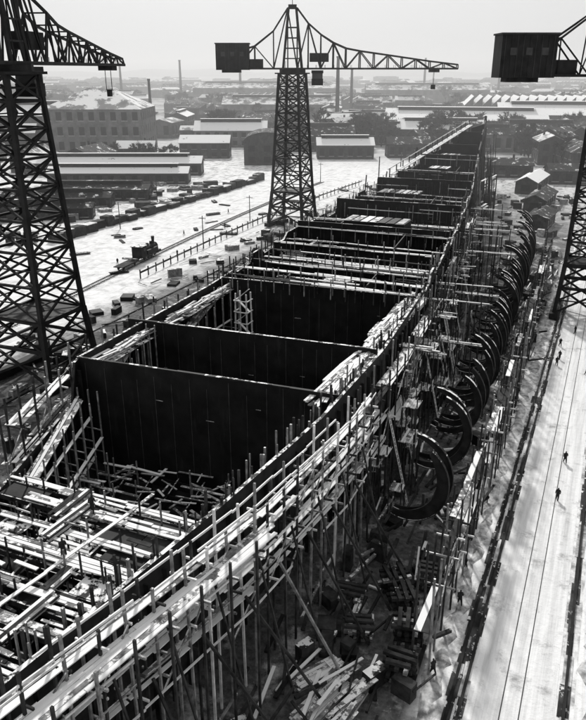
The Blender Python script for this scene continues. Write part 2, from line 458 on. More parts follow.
for i in range(90):
    y=U(215,345); s=rnd.choice((-1,1,1)); fn=sx if s>0 else px; x=fn(min(y,338))+s*U(1,7); h=U(6,24)
    mb.beam((x,y,0),(x-s*U(0,2),y,h),.3,.3,rnd.choice((WD,WD,WM)))
    if i%2: mb.beam((x,y,h*.7),(x+U(-1,1),y+U(4,9),h*.7),.6,.2,rnd.choice((WP,WM,WD)))
a=Vector((px(232)-1,232,18.5)); b=Vector((-58,322,28.5))
for k in range(3): mb.beam(a+Vector((k*.6,0,0)),b+Vector((k*.6,0,0)),.55,.25,WP)
mb.beam(a+Vector((-.6,0,1.6)),b+Vector((-.6,0,1.6)),.15,.3,WP); mb.beam(a+Vector((-.3,0,-2.6)),b+Vector((-.3,0,-3.6)),.3,.5,WM)
for t in range(16):
    f=t/15; q=a+(b-a)*f
    mb.beam((q.x,q.y,6),(q.x,q.y,q.z+2),.3,.3,WD); mb.beam((q.x+4,q.y,6),(q.x,q.y,q.z),.25,.25,WD)
mb.build('bow_plating',hull)

# ------------------------------------------------------------ scaffolds
def scaffold(m,fn,y0,y1,step,o0,o1,tiers,zt,zb=0,pl=4,pm=(WP,WP,WP,WM),posts=(WM,WD,WD),rail=True,brace=.5,skip=.0,pw=.18,miss=.15):
    y=y0; P=[]
    while y<=y1: P.append(y+U(-.35,.35)); y+=step
    for i,y in enumerate(P):
        x=fn(y)
        for o in (o0,o1):
            t=zt+U(-.5,1.5); m.beam((x+o+U(-.15,.15),y,zb),(x+o+U(-.15,.15),y+U(-.2,.2),t),pw,pw,rnd.choice(posts))
        for z in tiers:
            if rnd.random()<skip: continue
            m.beam((x+o0-U(.2,.8),y+.15,z-.18),(x+o1+U(.2,1),y+.15,z-.18),.13,.18,rnd.choice((WM,WD,WP)))
        if i and rnd.random()<brace:
            k=rnd.randrange(len(tiers)); z=tiers[k]; z2=z-U(2,4)
            m.beam((fn(P[i-1])+o1+.12,P[i-1],z2),(x+o1+.12,y,z),.11,.11,WM)
    for z in tiers:
        y=y0-1
        while y<y1:
            L=U(5,8); e=min(y+L,y1+1)
            if rnd.random()>=skip:
                for k in range(pl):
                    o=o0+(k+.5)*(o1-o0)/pl+U(-.05,.05); dz=U(-.04,.08); oo=U(-.15,.15)
                    if rnd.random()<miss: continue
                    m.beam((fn(y)+o,y+U(-.8,.3),z+dz),(fn(e)+o+oo,e+U(-.3,.9),z+dz+U(-.1,.1)),(o1-o0)/pl*.9,.08,rnd.choice(pm))
                if rail: m.beam((fn(y)+o1+.13,y,z+1.0),(fn(e)+o1+.13,e,z+1.0+U(-.15,.15)),.07,.15,rnd.choice(pm))
            y=e
mb=MB([WP])
out=lambda y: interp([(10,-29.5),(20,-27.4),(43,-22.6),(62,-20.6),(70,-21)],y)
scaffold(mb,out,12,67,2.5,0,1.1,(17.0,14.9,12.8,10.7),18.6,0,pl=3,brace=.8,posts=(WM,WM,WP,WD),miss=.22)
for k in range(5):
    y=12
    while y<40:
        L=U(4,8); mb.beam((out(y)+1.2+k*.36,y,16.2),(out(y+L)+1.2+k*.36,y+L+.5,16.2+U(-.05,.05)),.33,.09,rnd.choice((WP,WP,WP,WM))); y+=L
for y in range(13,41,3): mb.beam((out(y)+3.0,y,0),(out(y)+3.0,y,17.4),.18,.18,rnd.choice((WD,WM))); mb.beam((out(y)+.8,y+.2,15.98),(out(y)+3.6,y+.2,15.98),.15,.2,WM)
for z,o in ((17.9,-.5),(18.5,1.2),(13.9,1.3),(9.2,1.3)):
    y=12
    while y<66:
        if rnd.random()<.85: mb.beam((out(y)+o,y,z),(out(y+6)+o,y+6,z+U(-.2,.2)),.1,.18,WP)
        y+=6
for y in range(16,66,5):
    x=out(y); mb.beam((x+1.2,y,11),(x+7.5,y+U(-2,2),.2),.2,.2,rnd.choice((WM,WD,WD)))
    mb.beam((x+1.2,y+2,14.5),(x+4.5,y+2,.2),.16,.16,WD)
mb.build('timber_scaffold')

mb=MB([WP])
scaffold(mb,lambda y:sx(y)+1,70,190,3.2,0,1.8,(14.8,11.5,8),17.2,0,pl=2,skip=.4,pm=(WP,WM,WD,WD),posts=(WD,WD,WM))
OX=lambda y:interp([(50,-9.9),(90,-9.6),(130,-10.5),(200,-13)],y)
scaffold(mb,OX,50,200,3.0,0,1.4,(8.6,5.2),10.4,0,pl=2,skip=.5,pm=(WM,WD,WP),brace=.35,posts=(WD,WD,WD,WM),rail=False)
y=88
while y<215:
    long_=rnd.random()<.28
    z=U(9.5,15.2); xa=sx(y)+U(-.5,.6); xb=xa+(U(9,14) if long_ else U(2.5,5.5))
    xb=min(xb,-9.8 if y<150 else -12)
    for k in range(rnd.randint(1,4)):
        mb.beam((xa+U(-1,1),y+k*.35,z),(xb+U(-1,.5),y+k*.35+U(-.4,.4),z+U(-.3,.3)),.28,.12,rnd.choice((WP,WP,WM)))
    for j in range(4 if long_ else 2):
        x=xa+(xb-xa)*(j+.5)/4; mb.beam((x,y,0),(x+U(-.3,.3),y,z+U(0,1.8)),.18,.18,rnd.choice((WD,WD,WM)))
    y+=U(1.5,3.4)
for i in range(30):
    y=U(68,125); x=sx(y)+U(.5,4.5); z=U(3,13.5); L=U(1.5,3.4); ww=U(1,2.2)
    t=0
    while t<ww:
        mb.box(x+t,x+t+.28,y-U(0,.4),y+L+U(0,.4),z,z+.1,rnd.choice((WP,SNOWD,WM))); t+=.31
    for a in (0,ww): mb.beam((x+a,y,0),(x+a,y,z+1.2),.13,.13,WD); mb.beam((x+a,y+L,0),(x+a,y+L,z+1.2),.13,.13,WD)
for i in range(9):
    y=U(66,150); x=sx(y)+3
    for o in (0,.5): mb.beam((x+3,y+o,0),(x,y+o,12),.09,.09,WP)
    for k in range(22): f=k/22; mb.beam((x+3-3*f,y,12*f),(x+3-3*f,y+.5,12*f),.06,.06,WP)
mb.build('timber_scaffold')
mb=MB([WP])
scaffold(mb,lambda y:px(y)-2.6,30,330,3.4,0,2,(15.2,11.5),17,0,pl=3,skip=.4,pm=(WP,WM,WD,WM),brace=.3,posts=(WD,WD,WM))
mb.build('timber_scaffold')

# ------------------------------------------------------------ bulge frames (curved ribs)
mb=MB([STEEL])
def rib(m,cx,cy,cz,R,wd,a0,a1,th=.16,n=20,yaw=0):
    pts=[]
    for i in range(n+1):
        a=math.radians(a0+(a1-a0)*i/n); f=1-abs(2*i/n-1)**3*.6
        ro=R; ri=R-wd*f
        pts.append(((ro*math.cos(a),ro*math.sin(a)*1.1),(ri*math.cos(a),ri*math.sin(a)*1.1)))
    def P(q,dy):
        x,z=q; return (cx+x*math.cos(yaw)-dy*math.sin(yaw),cy+x*math.sin(yaw)+dy*math.cos(yaw),cz+z)
    for (a,b),(c,d) in zip(pts,pts[1:]):
        m.hexa([P(b,-th/2),P(a,-th/2),P(a,th/2),P(b,th/2),P(d,-th/2),P(c,-th/2),P(c,th/2),P(d,th/2)],STEEL)
        e=(a[0]*1.02,a[1]*1.02); e2=(c[0]*1.02,c[1]*1.02)
        m.hexa([P(a,-.2),P(e,-.2),P(e,.2),P(a,.2),P(c,-.2),P(e2,-.2),P(e2,.2),P(c,.2)],STEELS)
fx=lambda y: interp([(60,-15.4),(92,-15.8),(122,-17.2),(187,-20.2),(210,-22.5)],y)
for y,k,R,wd in ((67,1,4.6,1.3),(69.6,1,4.4,.8),(80,2,4.4,.95),(90,3,4.4,.9),(101,3,4.6,.9),(112,4,4.7,.85),(124,4,4.8,.85),(136,4,5.0,.85),(148,5,5.1,.85),(161,5,5.2,.8),(175,5,5.3,.8),(190,5,5.3,.8),(204,4,5.0,.8)):
    for j in range(k):
        yy=y+j*1.9
        rib(mb,fx(yy)+U(-.3,.3),yy,8.3+U(-.5,.5),R+U(-.2,.3),wd,-115+U(-8,8),60+U(-15,30),yaw=U(-.1,.1))
mb.build('bulge_frames',hull)

# ------------------------------------------------------------ slip floor clutter
mb=MB([WD])
for i in range(560):
    y=U(36,215); x=U(sx(y)+2,-8.6); a=U(0,3.14) if rnd.random()<.3 else 1.57+U(-.25,.25); L=U(1,6)
    z=U(.15,1.4); mb.beam((x,y,z),(x+L*math.cos(a)*.5,y+L*math.sin(a),z+U(-.1,.5)),U(.12,.4),U(.1,.3),rnd.choice((WP,WM,WD,WD,STEEL,STEEL)))
for i in range(80):
    y=U(36,210); x=U(sx(y)+3,-9.5); mb.obox((x,y,0),U(.6,2.2),U(.6,2.2),U(.4,2.2),U(0,1.5),rnd.choice((WD,STEEL,WD,STEELS)))
for i in range(90):
    y=U(215,330); x=U(sx(y)+2,-9); mb.obox((x,y,0),U(.8,4),U(.8,3),U(.4,2.2),U(0,1.5),rnd.choice((WD,STEEL,WD,STEELS,SNOWD,WM)))
mb.build('slip_debris')
mb=MB([WP])
stack(mb,-16,43.0,0,1.25,6,6,6,(WP,WP,WM)); stack(mb,-13.8,43.5,0,1.4,5,4,4,(WP,WM)); stack(mb,-17.5,46,.1,1.0,5,5,3,(WM,WP))
planks(mb,-16.5,-13,39,46,.9,1.25,20,mats=(WP,WM,WM),jit=.15,L=(3,5),dz=.6)
mb.build('timber_stack')
for (x,y,hn,rt) in ((-11.2,53,8,.2),(-10.7,48.4,7,.0),(-12.8,57.5,6,.5),(-11,61.5,7,.1),(-15.6,52,5,.3),(-14.5,60,6,.6),(-17.8,56,5,.1)):
    m=MB([WD]); 
    for r in range(hn):
        for k in (-1,0,1):
            aa=rt+(1.5708 if r%2 else 0)+U(-.06,.06); o=k*.75+U(-.08,.08); L=1.25+U(-.2,.3)
            c,s=math.cos(aa),math.sin(aa); X=x-o*s;Y=y+o*c
            m.beam((X-L*c,Y-L*s,.2+r*.36),(X+L*c,Y+L*s,.2+r*.36),.38,.34,rnd.choice((WD,WD,STEEL,WM) if r<hn-1 else (WD,WD)))
    m.build('keel_block_stack')

# ------------------------------------------------------------ tower cranes
def lattice(m,cx,cy,z0,z1,w0,w1,nb,t,rot=0):
    ca,sa=math.cos(rot),math.sin(rot)
    def C(i,z):
        f=(z-z0)/(z1-z0); h=(w0+(w1-w0)*f)/2; a,b=((-1,-1),(1,-1),(1,1),(-1,1))[i]
        x,y=a*h,b*h; return Vector((cx+x*ca-y*sa,cy+x*sa+y*ca,z))
    zs=[z0]; r=(w1/w0)**(1/nb); hs=[r**i for i in range(nb)]; s=sum(hs); z=z0
    for h in hs: z+=h/s*(z1-z0); zs.append(z)
    for i in range(4): m.beam(C(i,z0),C(i,z1),t,t,CRANE)
    for za,zb in zip(zs,zs[1:]):
        zm=(za+zb)/2
        for i in range(4):
            j=(i+1)%4
            m.beam(C(i,zb),C(j,zb),t*.6,t*.6,CRANE); m.beam(C(i,za),C(j,zb),t*.5,t*.5,CRANE); m.beam(C(j,za),C(i,zb),t*.5,t*.5,CRANE)
            m.beam(C(i,zm),C(j,zm),t*.3,t*.3,CRANE)
def crane(cx,cy,ang,w0=13,t=.55,jl=53,bl=24,dz=0,cab=True):
    e=empty('tower_crane'); a=math.radians(ang); d=Vector((math.cos(a),math.sin(a),0)); s=Vector((-d.y,d.x,0))
    m=MB([CRANE]); h=w0/2
    for a_ in (-1,1):
        m.box(cx+a_*h-.9,cx+a_*h+.9,cy-h-1.5,cy+h+1.5,.35,1.6,CRANE)
        for yy in (-h,-h+2,h-2,h): m.cyl((cx+a_*h-.3,cy+yy,.75),(cx+a_*h+.3,cy+yy,.75),.6,.6,STEEL,12)
    lattice(m,cx,cy,1.5,12,w0,w0*.84,2,t*1.2); lattice(m,cx,cy,12,48.4+dz,w0*.84,6.6,8,t)
    m.box(cx-w0*.45,cx+w0*.45,cy-w0*.45,cy+w0*.45,11.6,12,CRANE)
    for i in range(9):
        z=12+i*4; q=1.2*(1 if i%2 else -1); m.beam((cx-q,cy,z),(cx+q,cy,z+4),.6,.12,CRANEF)
    m.build('portal_tower',e)
    m=MB([CRANE]); m.cyl((cx,cy,48.8+dz),(cx,cy,50+dz),4.2,4.2,CRANE,20); m.box(cx-4.3,cx+4.3,cy-4.3,cy+4.3,48.4+dz,48.8+dz,CRANE)
    for i in range(4):
        c=[(-4.3,-4.3),(4.3,-4.3),(4.3,4.3),(-4.3,4.3)]; p,q=c[i],c[(i+1)%4]; m.beam((cx+p[0],cy+p[1],49.9+dz),(cx+q[0],cy+q[1],49.9+dz),.1,.1,CRANE)
    m.build('slewing_ring',e)
    m=MB([CRANE]); base=Vector((cx,cy,50+dz))
    prof=[(-bl,4.2),(-18,5.0),(-12,6.6),(-6,11),(-1.5,17.5),(1.5,17.5),(5,13.2),(9,10),(13,7.6),(17,6),(21.5,5.2),(26,4.6),(30.5,4.0),(35,3.4),(39.5,2.8),(44,2.2),(48.5,1.7),(jl,1.2)]
    def N(i,sg,top):
        u,hh=prof[i]; wdt=2.6 if abs(u)<20 else 2.6*(1-.55*(abs(u)-20)/35)
        if top: wdt*=.75 if hh<9 else .35
        return base+d*u+s*sg*wdt+Vector((0,0,hh if top else 0))
    for i in range(len(prof)-1):
        for sg in (-1,1):
            m.beam(N(i,sg,0),N(i+1,sg,0),t*.75,t*.75,CRANE); m.beam(N(i,sg,1),N(i+1,sg,1),t*.6,t*.6,CRANE)
            a0,b0=((0,1) if i%2 else (1,0)); m.beam(N(i,sg,a0),N(i+1,sg,b0),t*.4,t*.4,CRANE); m.beam(N(i+1,sg,0),N(i+1,sg,1),t*.4,t*.4,CRANE)
        m.beam(N(i,-1,0),N(i+1,1,0),t*.3,t*.3,CRANE); m.beam(N(i,-1,0),N(i,1,0),t*.4,t*.4,CRANE); m.beam(N(i,-1,1),N(i,1,1),t*.35,t*.35,CRANE)
    for k in (3,6,9,12):
        q=2.6*(1-.65*k/17.5)
        for sg in (-1,1): m.beam(base-d*2.6*(1-k/26)+s*sg*q+Vector((0,0,k)),base+d*2.6*(1-k/26)+s*sg*q+Vector((0,0,k)),t*.4,t*.4,CRANE)
    for u in (-3,3):
        for sg in (-1,1): m.beam(base+d*u+s*sg*2.6,base+d*u*.4+s*sg*.9+Vector((0,0,17.5)),t*.8,t*.8,CRANE)
    m.obox((cx,cy,67.4+dz),2.6,2.2,1.1,a,CRANE)
    m.beam((cx,cy,68+dz),(cx,cy,70+dz),.15,.15,CRANE)
    for sg in (-1,1):
        for i in range(18):
            u=2+i*2.8; p=base+d*u+s*sg*2.7*(1-.5*i/18); m.beam(p,p+Vector((0,0,1.1)),.08,.08,CRANE)
    m.build('jib',e)
    m=MB([CRANE]); c=base-d*(bl-5)
    m.obox((c.x,c.y,49.6+dz),10.5,6,7.6,a,CRANE); m.obox((c.x,c.y,57.2+dz),11,6.5,.3,a,ROOFD)
    c2=base-d*(bl-4.5); m.obox((c2.x,c2.y,48.8+dz),6,4.6,.8,a,STEEL)
    for k in (-3,0,3):
        q=c+d*k-s*3.03; m.obox((q.x,q.y,53.6+dz),1.2,.1,1.3,a,CRANEF)
    for k in range(-4,5):
        q=c+d*(k*1.15)-s*3.03; m.obox((q.x,q.y,49.7+dz),.08,.08,7.3,a,CRANEF if k%3 else CRANE)
    c3=base-d*(bl-12.5); m.obox((c3.x,c3.y,50.2+dz),4.2,4.6,2.6,a,CRANE)
    m.build('machinery_house',e)
    m=MB([CRANE]); c=base+d*8; m.obox((c.x,c.y,45.0+dz),3.6,3.4,2,a,CRANE); m.obox((c.x,c.y,47+dz),3.3,3.1,1.6,a,FARG); m.obox((c.x,c.y,48.6+dz),3.7,3.5,.9,a,CRANE)
    c=base+d*8.5; m.obox((c.x,c.y,52+dz),6,3.4,2.6,a,CRANE)
    m.build('operator_cab',e)
    m=MB([CRANE]); tr=base+d*jl*.86; m.obox((tr.x,tr.y,48.9+dz),3,3,1,a,STEEL)
    for o in (-.6,.6): m.beam(tr+s*o-Vector((0,0,1)),tr+s*o-Vector((0,0,5)),.1,.1,STEEL)
    m.obox((tr.x,tr.y,43.8+dz),1.4,.7,1.4,a,STEEL); m.build('trolley_and_hook',e)
    return e
crane(-99,229,24,w0=12.5,t=.72,dz=0.4)
crane(-86,90,107.5,w0=12.5,t=.66,dz=1)
crane(-2.2,163,23,w0=9.5,t=.66,dz=-1.0,bl=23)
crane(-3,420,60,w0=9.5,t=.6)

# ------------------------------------------------------------ buildings
def building(name,cx,cy,L,W,Hh,rot,roofh=3,wall=BRICK,roof=ROOFS,rows=2,bays=None,style='gable',win=True):
    GL=FARG if wall==FARW else GLASS
    m=MB([wall,roof,GL]); ca,sa=math.cos(rot),math.sin(rot)
    def T(x,y,z): return (cx+x*ca-y*sa,cy+x*sa+y*ca,z)
    def B(x0,x1,y0,y1,z0,z1,mt): m.hexa([T(x0,y0,z0),T(x1,y0,z0),T(x1,y1,z0),T(x0,y1,z0),T(x0,y0,z1),T(x1,y0,z1),T(x1,y1,z1),T(x0,y1,z1)],mt)
    B(-L/2,L/2,-W/2,W/2,-.1,Hh,wall); ov=.6
    if style=='gable':
        for s in (-1,1): m.hexa([T(-L/2-ov,s*(W/2+ov),Hh-.2),T(L/2+ov,s*(W/2+ov),Hh-.2),T(L/2+ov,0,Hh+roofh-.2),T(-L/2-ov,0,Hh+roofh-.2),T(-L/2-ov,s*(W/2+ov),Hh+.15),T(L/2+ov,s*(W/2+ov),Hh+.15),T(L/2+ov,0,Hh+roofh+.15),T(-L/2-ov,0,Hh+roofh+.15)],roof)
        for e in (-L/2,L/2): m.poly([T(e,-W/2,Hh),T(e,W/2,Hh),T(e,0,Hh+roofh-.1)],wall)
        if L>30: B(-L*.42,L*.42,-W*.09,W*.09,Hh+roofh*.75,Hh+roofh+1.2,GL); B(-L*.43,L*.43,-W*.11,W*.11,Hh+roofh+1.2,Hh+roofh+1.5,roof)
        else: B(L*.2,L*.2+1,W*.15,W*.15+1,Hh+roofh*.3,Hh+roofh+1.6,wall)
    elif style=='hip':
        k=min(W,L)*.42
        P=[T(-L/2-ov,-W/2-ov,Hh),T(L/2+ov,-W/2-ov,Hh),T(L/2+ov,W/2+ov,Hh),T(-L/2-ov,W/2+ov,Hh),T(-L/2+k,0,Hh+roofh),T(L/2-k,0,Hh+roofh)]
        for q in ((0,1,5,4),(1,2,5),(2,3,4,5),(3,0,4)): m.poly([P[i] for i in q],roof)
    elif style=='arch':
        N=14; pr=None
        for i in range(N+1):
            a=math.pi*i/N; y=-math.cos(a)*(W/2+ov); z=Hh+math.sin(a)*roofh
            if pr: m.poly([T(-L/2-ov,pr[0],pr[1]),T(L/2+ov,pr[0],pr[1]),T(L/2+ov,y,z),T(-L/2-ov,y,z)],roof)
            for e in (-L/2,L/2):
                if pr: m.poly([T(e,pr[0],pr[1]-.1),T(e,y,z-.1),T(e,y,Hh),T(e,pr[0],Hh)],wall)
            pr=(y,z)
    elif style=='saw':
        k=max(2,int(L/9))
        for i in range(k):
            x0=-L/2+i*L/k; x1=x0+L/k
            m.poly([T(x0,-W/2,Hh),T(x1,-W/2,Hh),T(x1,-W/2,Hh+roofh)],wall); m.poly([T(x0,W/2,Hh),T(x1,W/2,Hh),T(x1,W/2,Hh+roofh)],wall)
            m.poly([T(x0,-W/2,Hh),T(x1,-W/2,Hh+roofh),T(x1,W/2,Hh+roofh),T(x0,W/2,Hh)],roof); m.poly([T(x1,-W/2,Hh),T(x1,W/2,Hh),T(x1,W/2,Hh+roofh),T(x1,-W/2,Hh+roofh)],GL)
    if win:
        bays=bays or max(2,int(L/6)); bw=L/bays; rh=Hh/rows
        for r in range(rows):
            for i in range(bays):
                x=-L/2+(i+.5)*bw
                for s in (-1,1):
                    y0=s*W/2; B(x-bw*.25,x+bw*.25,min(y0,y0+s*.12),max(y0,y0+s*.12),r*rh+rh*.25,r*rh+rh*.82,GL)
                    B(x-bw*.29,x+bw*.29,min(y0,y0+s*.3),max(y0,y0+s*.3),r*rh+rh*.19,r*rh+rh*.25,CONC if wall!=FARW else wall)
            kb=max(1,int(W/7)); ww=W/kb
            for i in range(kb):
                y=-W/2+(i+.5)*ww
                for s in (-1,1):
                    x0=s*L/2; B(min(x0,x0+s*.12),max(x0,x0+s*.12),y-ww*.22,y+ww*.22,r*rh+rh*.25,r*rh+rh*.82,GL)
        B(-1.8,1.8,-W/2-.2,-W/2-.13,0,min(4,Hh*.6),STEELM)
    return m.build(name)
rA=math.atan2(24,55); rS=math.atan2(27,62)
building('brick_factory',-318,415,62,55,27,rA,12,BRICKL,FARR,3,9,'hip')
building('brick_factory',-395,430,60,40,20,rA,8,BRICK,ROOFS,3,8,'gable')
building('storage_shed',-215,290,66,12,5,rS,2.5,BRICK,ROOFS,1,12,'gable')
building('storage_shed',-236,315,90,14,6,rS,3,BRICK,ROOFS,1,14,'gable')
building('storage_shed',-196,248,44,12,4.5,rS,1.5,WD,ROOFD,1,9,'gable')
building('storage_shed',-200,226,46,9,4,rS,1.6,WD,ROOFD,1,8,'gable')
building('storage_shed',-186,205,34,8,4,rS+.1,1.5,WD,ROOFD,1,6,'gable')
building('workshop',-185,392,30,26,12,rA+1.57,6,BRICK,ROOFD,2,4,'arch')
building('workshop',-232,402,30,18,9,rA,4,BRICK,ROOFS,2,5,'gable')
building('workshop',-152,432,34,18,8,rA,4,BRICK,ROOFS,1,6,'gable')
building('workshop',-182,468,44,22,10,rA,6,BRICK,ROOFD,2,7,'gable')
building('workshop',-250,470,50,22,11,rA,6,BRICKL,ROOFS,2,8,'gable')
building('workshop',-262,372,22,12,7,rA,4,BRICK,ROOFS,1,4,'gable')
building('workshop',-206,430,20,12,8,rA+.3,4,BRICK,ROOFD,1,4,'gable')
building('workshop',-212,448,24,12,9,rA+.9,4,BRICK,ROOFS,2,4,'gable')
building('workshop',-118,452,26,14,8,rA,4,BRICK,ROOFD,1,5,'gable')
building('workshop',-118,540,60,26,11,.25,6,BRICK,ROOFS,1,8,'gable')
building('workshop',-50,545,50,26,11,.3,6,BRICK,ROOFD,1,7,'gable')
building('assembly_hall',-120,640,130,50,12,.22,8,BRICK,ROOFS,1,16,'gable')
building('assembly_hall',-30,720,150,60,14,.22,9,BRICK,ROOFS,1,16,'gable')
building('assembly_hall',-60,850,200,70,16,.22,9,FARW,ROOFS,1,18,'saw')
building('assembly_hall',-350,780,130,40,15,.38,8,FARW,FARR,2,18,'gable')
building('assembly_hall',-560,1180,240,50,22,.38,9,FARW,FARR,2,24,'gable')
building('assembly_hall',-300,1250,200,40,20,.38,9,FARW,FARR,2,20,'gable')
building('storage_shed',22,260,30,10,5,1.57,2.5,WD,ROOFS,1,5,'gable')
building('storage_shed',-20,262,18,7,4,1.5,1.5,WD,ROOFD,1,4,'gable')
building('storage_shed',-24,300,26,8,4.5,1.5,2,WD,ROOFD,1,5,'gable')
building('storage_shed',-32,345,30,9,5,1.5,2.5,BRICK,ROOFS,1,5,'gable')
building('storage_shed',-14,375,30,12,6,.3,3,BRICK,ROOFD,1,5,'gable')
building('storage_shed',-52,385,30,12,6,.3,3,WD,ROOFD,1,5,'gable')
th=math.radians(23.34)
cnt=0;placed=[]
for i in range(8000):
    d=400+2600*rnd.random()**1.7; r=U(-.46,.46); lat=d*r
    X=lat*math.cos(th)-d*math.sin(th); Y=lat*math.sin(th)+d*math.cos(th)
    L=U(10,32)*(1+d/1500); W=U(8,16)*(1+d/2500)
    if -345<X<-125 and 330<Y<488 or (-90<X<40 and Y<430) or (X>-125 and X<-60 and Y<470): continue
    if any((X-a)**2+(Y-b)**2<((L+c)*.37)**2 for a,b,c in placed): continue
    if any((X-a)**2+(Y-b)**2<c*c for a,b,c in ((-120,640,72),(-30,720,80),(-60,850,110),(-350,780,72),(-560,1180,125),(-300,1250,105),(-318,415,50),(-395,430,45),(-118,540,36),(-50,545,32))): continue
    placed.append((X,Y,L)); f=d>850
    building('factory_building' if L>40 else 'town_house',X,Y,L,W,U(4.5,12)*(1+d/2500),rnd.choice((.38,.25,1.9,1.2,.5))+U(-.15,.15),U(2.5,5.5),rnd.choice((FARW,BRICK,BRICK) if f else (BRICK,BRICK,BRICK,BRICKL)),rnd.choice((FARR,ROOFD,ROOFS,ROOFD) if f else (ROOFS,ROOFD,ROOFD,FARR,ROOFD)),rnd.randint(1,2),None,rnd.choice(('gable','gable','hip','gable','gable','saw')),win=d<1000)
    cnt+=1
    if cnt>430: break
def chimney(d,lat,h,r):
    X=lat*math.cos(th)-d*math.sin(th); Y=lat*math.sin(th)+d*math.cos(th)
    bm=BRICK
    m=MB([bm]); m.cyl((X,Y,0),(X,Y,h),r,r*.6,bm,14); m.cyl((X,Y,h),(X,Y,h+1.5),r*.75,r*.75,bm,14); m.obox((X,Y,0),r*3,r*3,5,.3,bm); m.build('smokestack')
for d,u,h,r in ((700,338,60,2.2),(900,352,50,2.2),(1300,240,66,2.6),(1300,180,64,2.6),(1200,120,58,2.4),(1500,425,70,2.8),(1400,500,62,2.6),(620,148,42,1.6),(1700,285,66,3)):
    chimney(d,(u-293)/776*d,h,r)

# ------------------------------------------------------------ trees
def tree_mesh(seed):
    r=random.Random(seed); m=MB([BARK,TWIG])
    def br(p,d,L,rad,dep):
        q=p+d*L; m.cyl(p,q,rad,rad*.65,BARK,5 if dep<2 else 3)
        if dep>=4:
            for k in range(9):
                e=Vector((r.uniform(-1,1),r.uniform(-1,1),r.uniform(-.3,1))).normalized()*r.uniform(.5,1.3)
                b=p+(q-p)*r.random(); sd=e.cross(Vector((r.random(),r.random(),r.random()))).normalized()*.12
                m.poly([b-sd,b+sd,b+e],TWIG)
            return
        for k in range(3 if dep else 4):
            dd=(d+Vector((r.uniform(-1,1),r.uniform(-1,1),r.uniform(-.2,.6)))*.75).normalized()
            br(p+(q-p)*r.uniform(.6,1),dd,L*r.uniform(.62,.82),rad*.6,dep+1)
    br(Vector((0,0,0)),Vector((0,0,1)),3.4,.3,0)
    me=D.meshes.new('bare_tree'); me.from_pydata(m.v,[],m.f)
    for x in m.mats: me.materials.append(x)
    me.polygons.foreach_set('material_index',m.m); me.update(); return me
TM=[tree_mesh(s) for s in (1,2,3,4)]
def put_tree(x,y,s):
    o=D.objects.new('bare_tree',rnd.choice(TM)); COL.objects.link(o); o.location=(x,y,0); o.scale=(s,s,s*U(.85,1.1)); o.rotation_euler=(0,0,U(0,6))
for i in range(70): put_tree(U(-205,-70),U(482,600),U(1.5,2.4))
for i in range(26): put_tree(U(-300,-225),U(495,560),U(1.1,1.9))
for i in range(40): put_tree(U(-60,45),U(425,600),U(1.2,2.0))
for i in range(14): put_tree(U(-275,-235),U(345,385),U(.8,1.2))
for i in range(130):
    d=U(560,1500);lat=d*U(-.42,.42); put_tree(lat*math.cos(th)-d*math.sin(th),lat*math.sin(th)+d*math.cos(th),U(1.6,2.8))

# ------------------------------------------------------------ left yard
mb=MB([WD])
y=176
while y<325:
    L=U(3,7); x=-157+U(-1,1); h=U(1.5,3.4)
    mb.obox((x,y,0),U(2,4),L,h,U(-.2,.2),rnd.choice((WD,WD,STEEL))); mb.obox((x,y,h),3,L,.2,U(-.1,.1),rnd.choice((SNOW,WD,WD,WM))); y+=L+U(-1.5,.4)
mb.build('material_bins')
mb=MB([WM])
for y in range(150,330,4):
    x=-108+3*math.sin(y*.02); mb.beam((x,y,0),(x,y,2.4),.25,.25,WD); mb.beam((x,y,1.6),(x+3*math.sin((y+4)*.02)-3*math.sin(y*.02),y+4,1.6),.1,.5,WM if y%3 else WD)
mb.build('board_fence')
mb=MB([WM])
for i in range(22): stack(mb,U(-150,-104),U(130,330),0,U(0,3),U(3,6),rnd.randint(3,6),rnd.randint(2,5),(WM,WD,WD,WD))
for i in range(150):
    x,y=U(-104,-64),U(60,340)
    if x>px(y)-5: x=px(y)-U(6,26)
    mb.obox((x,y,0),U(.6,4),U(.6,3),U(.4,2.2),U(0,3),rnd.choice((WD,STEEL,WM,STEELS,WD)))
for i in range(260):
    x,y=U(-106,-62),U(50,330)
    if x>px(y)-4: x=px(y)-U(5,22)
    a=U(0,3.14); L=U(1,6); mb.beam((x,y,.3),(x+L*math.cos(a),y+L*math.sin(a),U(.2,.8)),U(.15,.4),.15,rnd.choice((WD,WM,WP,WD)))
for i in range(170):
    x,y=U(-235,-160),U(165,300); mb.obox((x,y,0),U(1,7),U(1,5),U(.4,2.4),U(0,3),rnd.choice((WD,STEEL,WM,WD)))
mb.build('timber_stack')
for off,x0 in ((0,-121),):
    m=MB([STEEL]); pr=None
    for i in range(61):
        y=90+i*4; x=x0-18*math.sin((y-90)/240*1.6)+12
        if pr:
            for g_ in (-.76,.76): m.beam((pr[0]+g_,pr[1],.18),(x+g_,y,.18),.12,.16,STEEL)
            for k in range(5):
                f=k/5; m.obox((pr[0]+(x-pr[0])*f,pr[1]+4*f,.02),2.7,.25,.05,0,WM)
        pr=(x,y)
    m.build('railway_track')

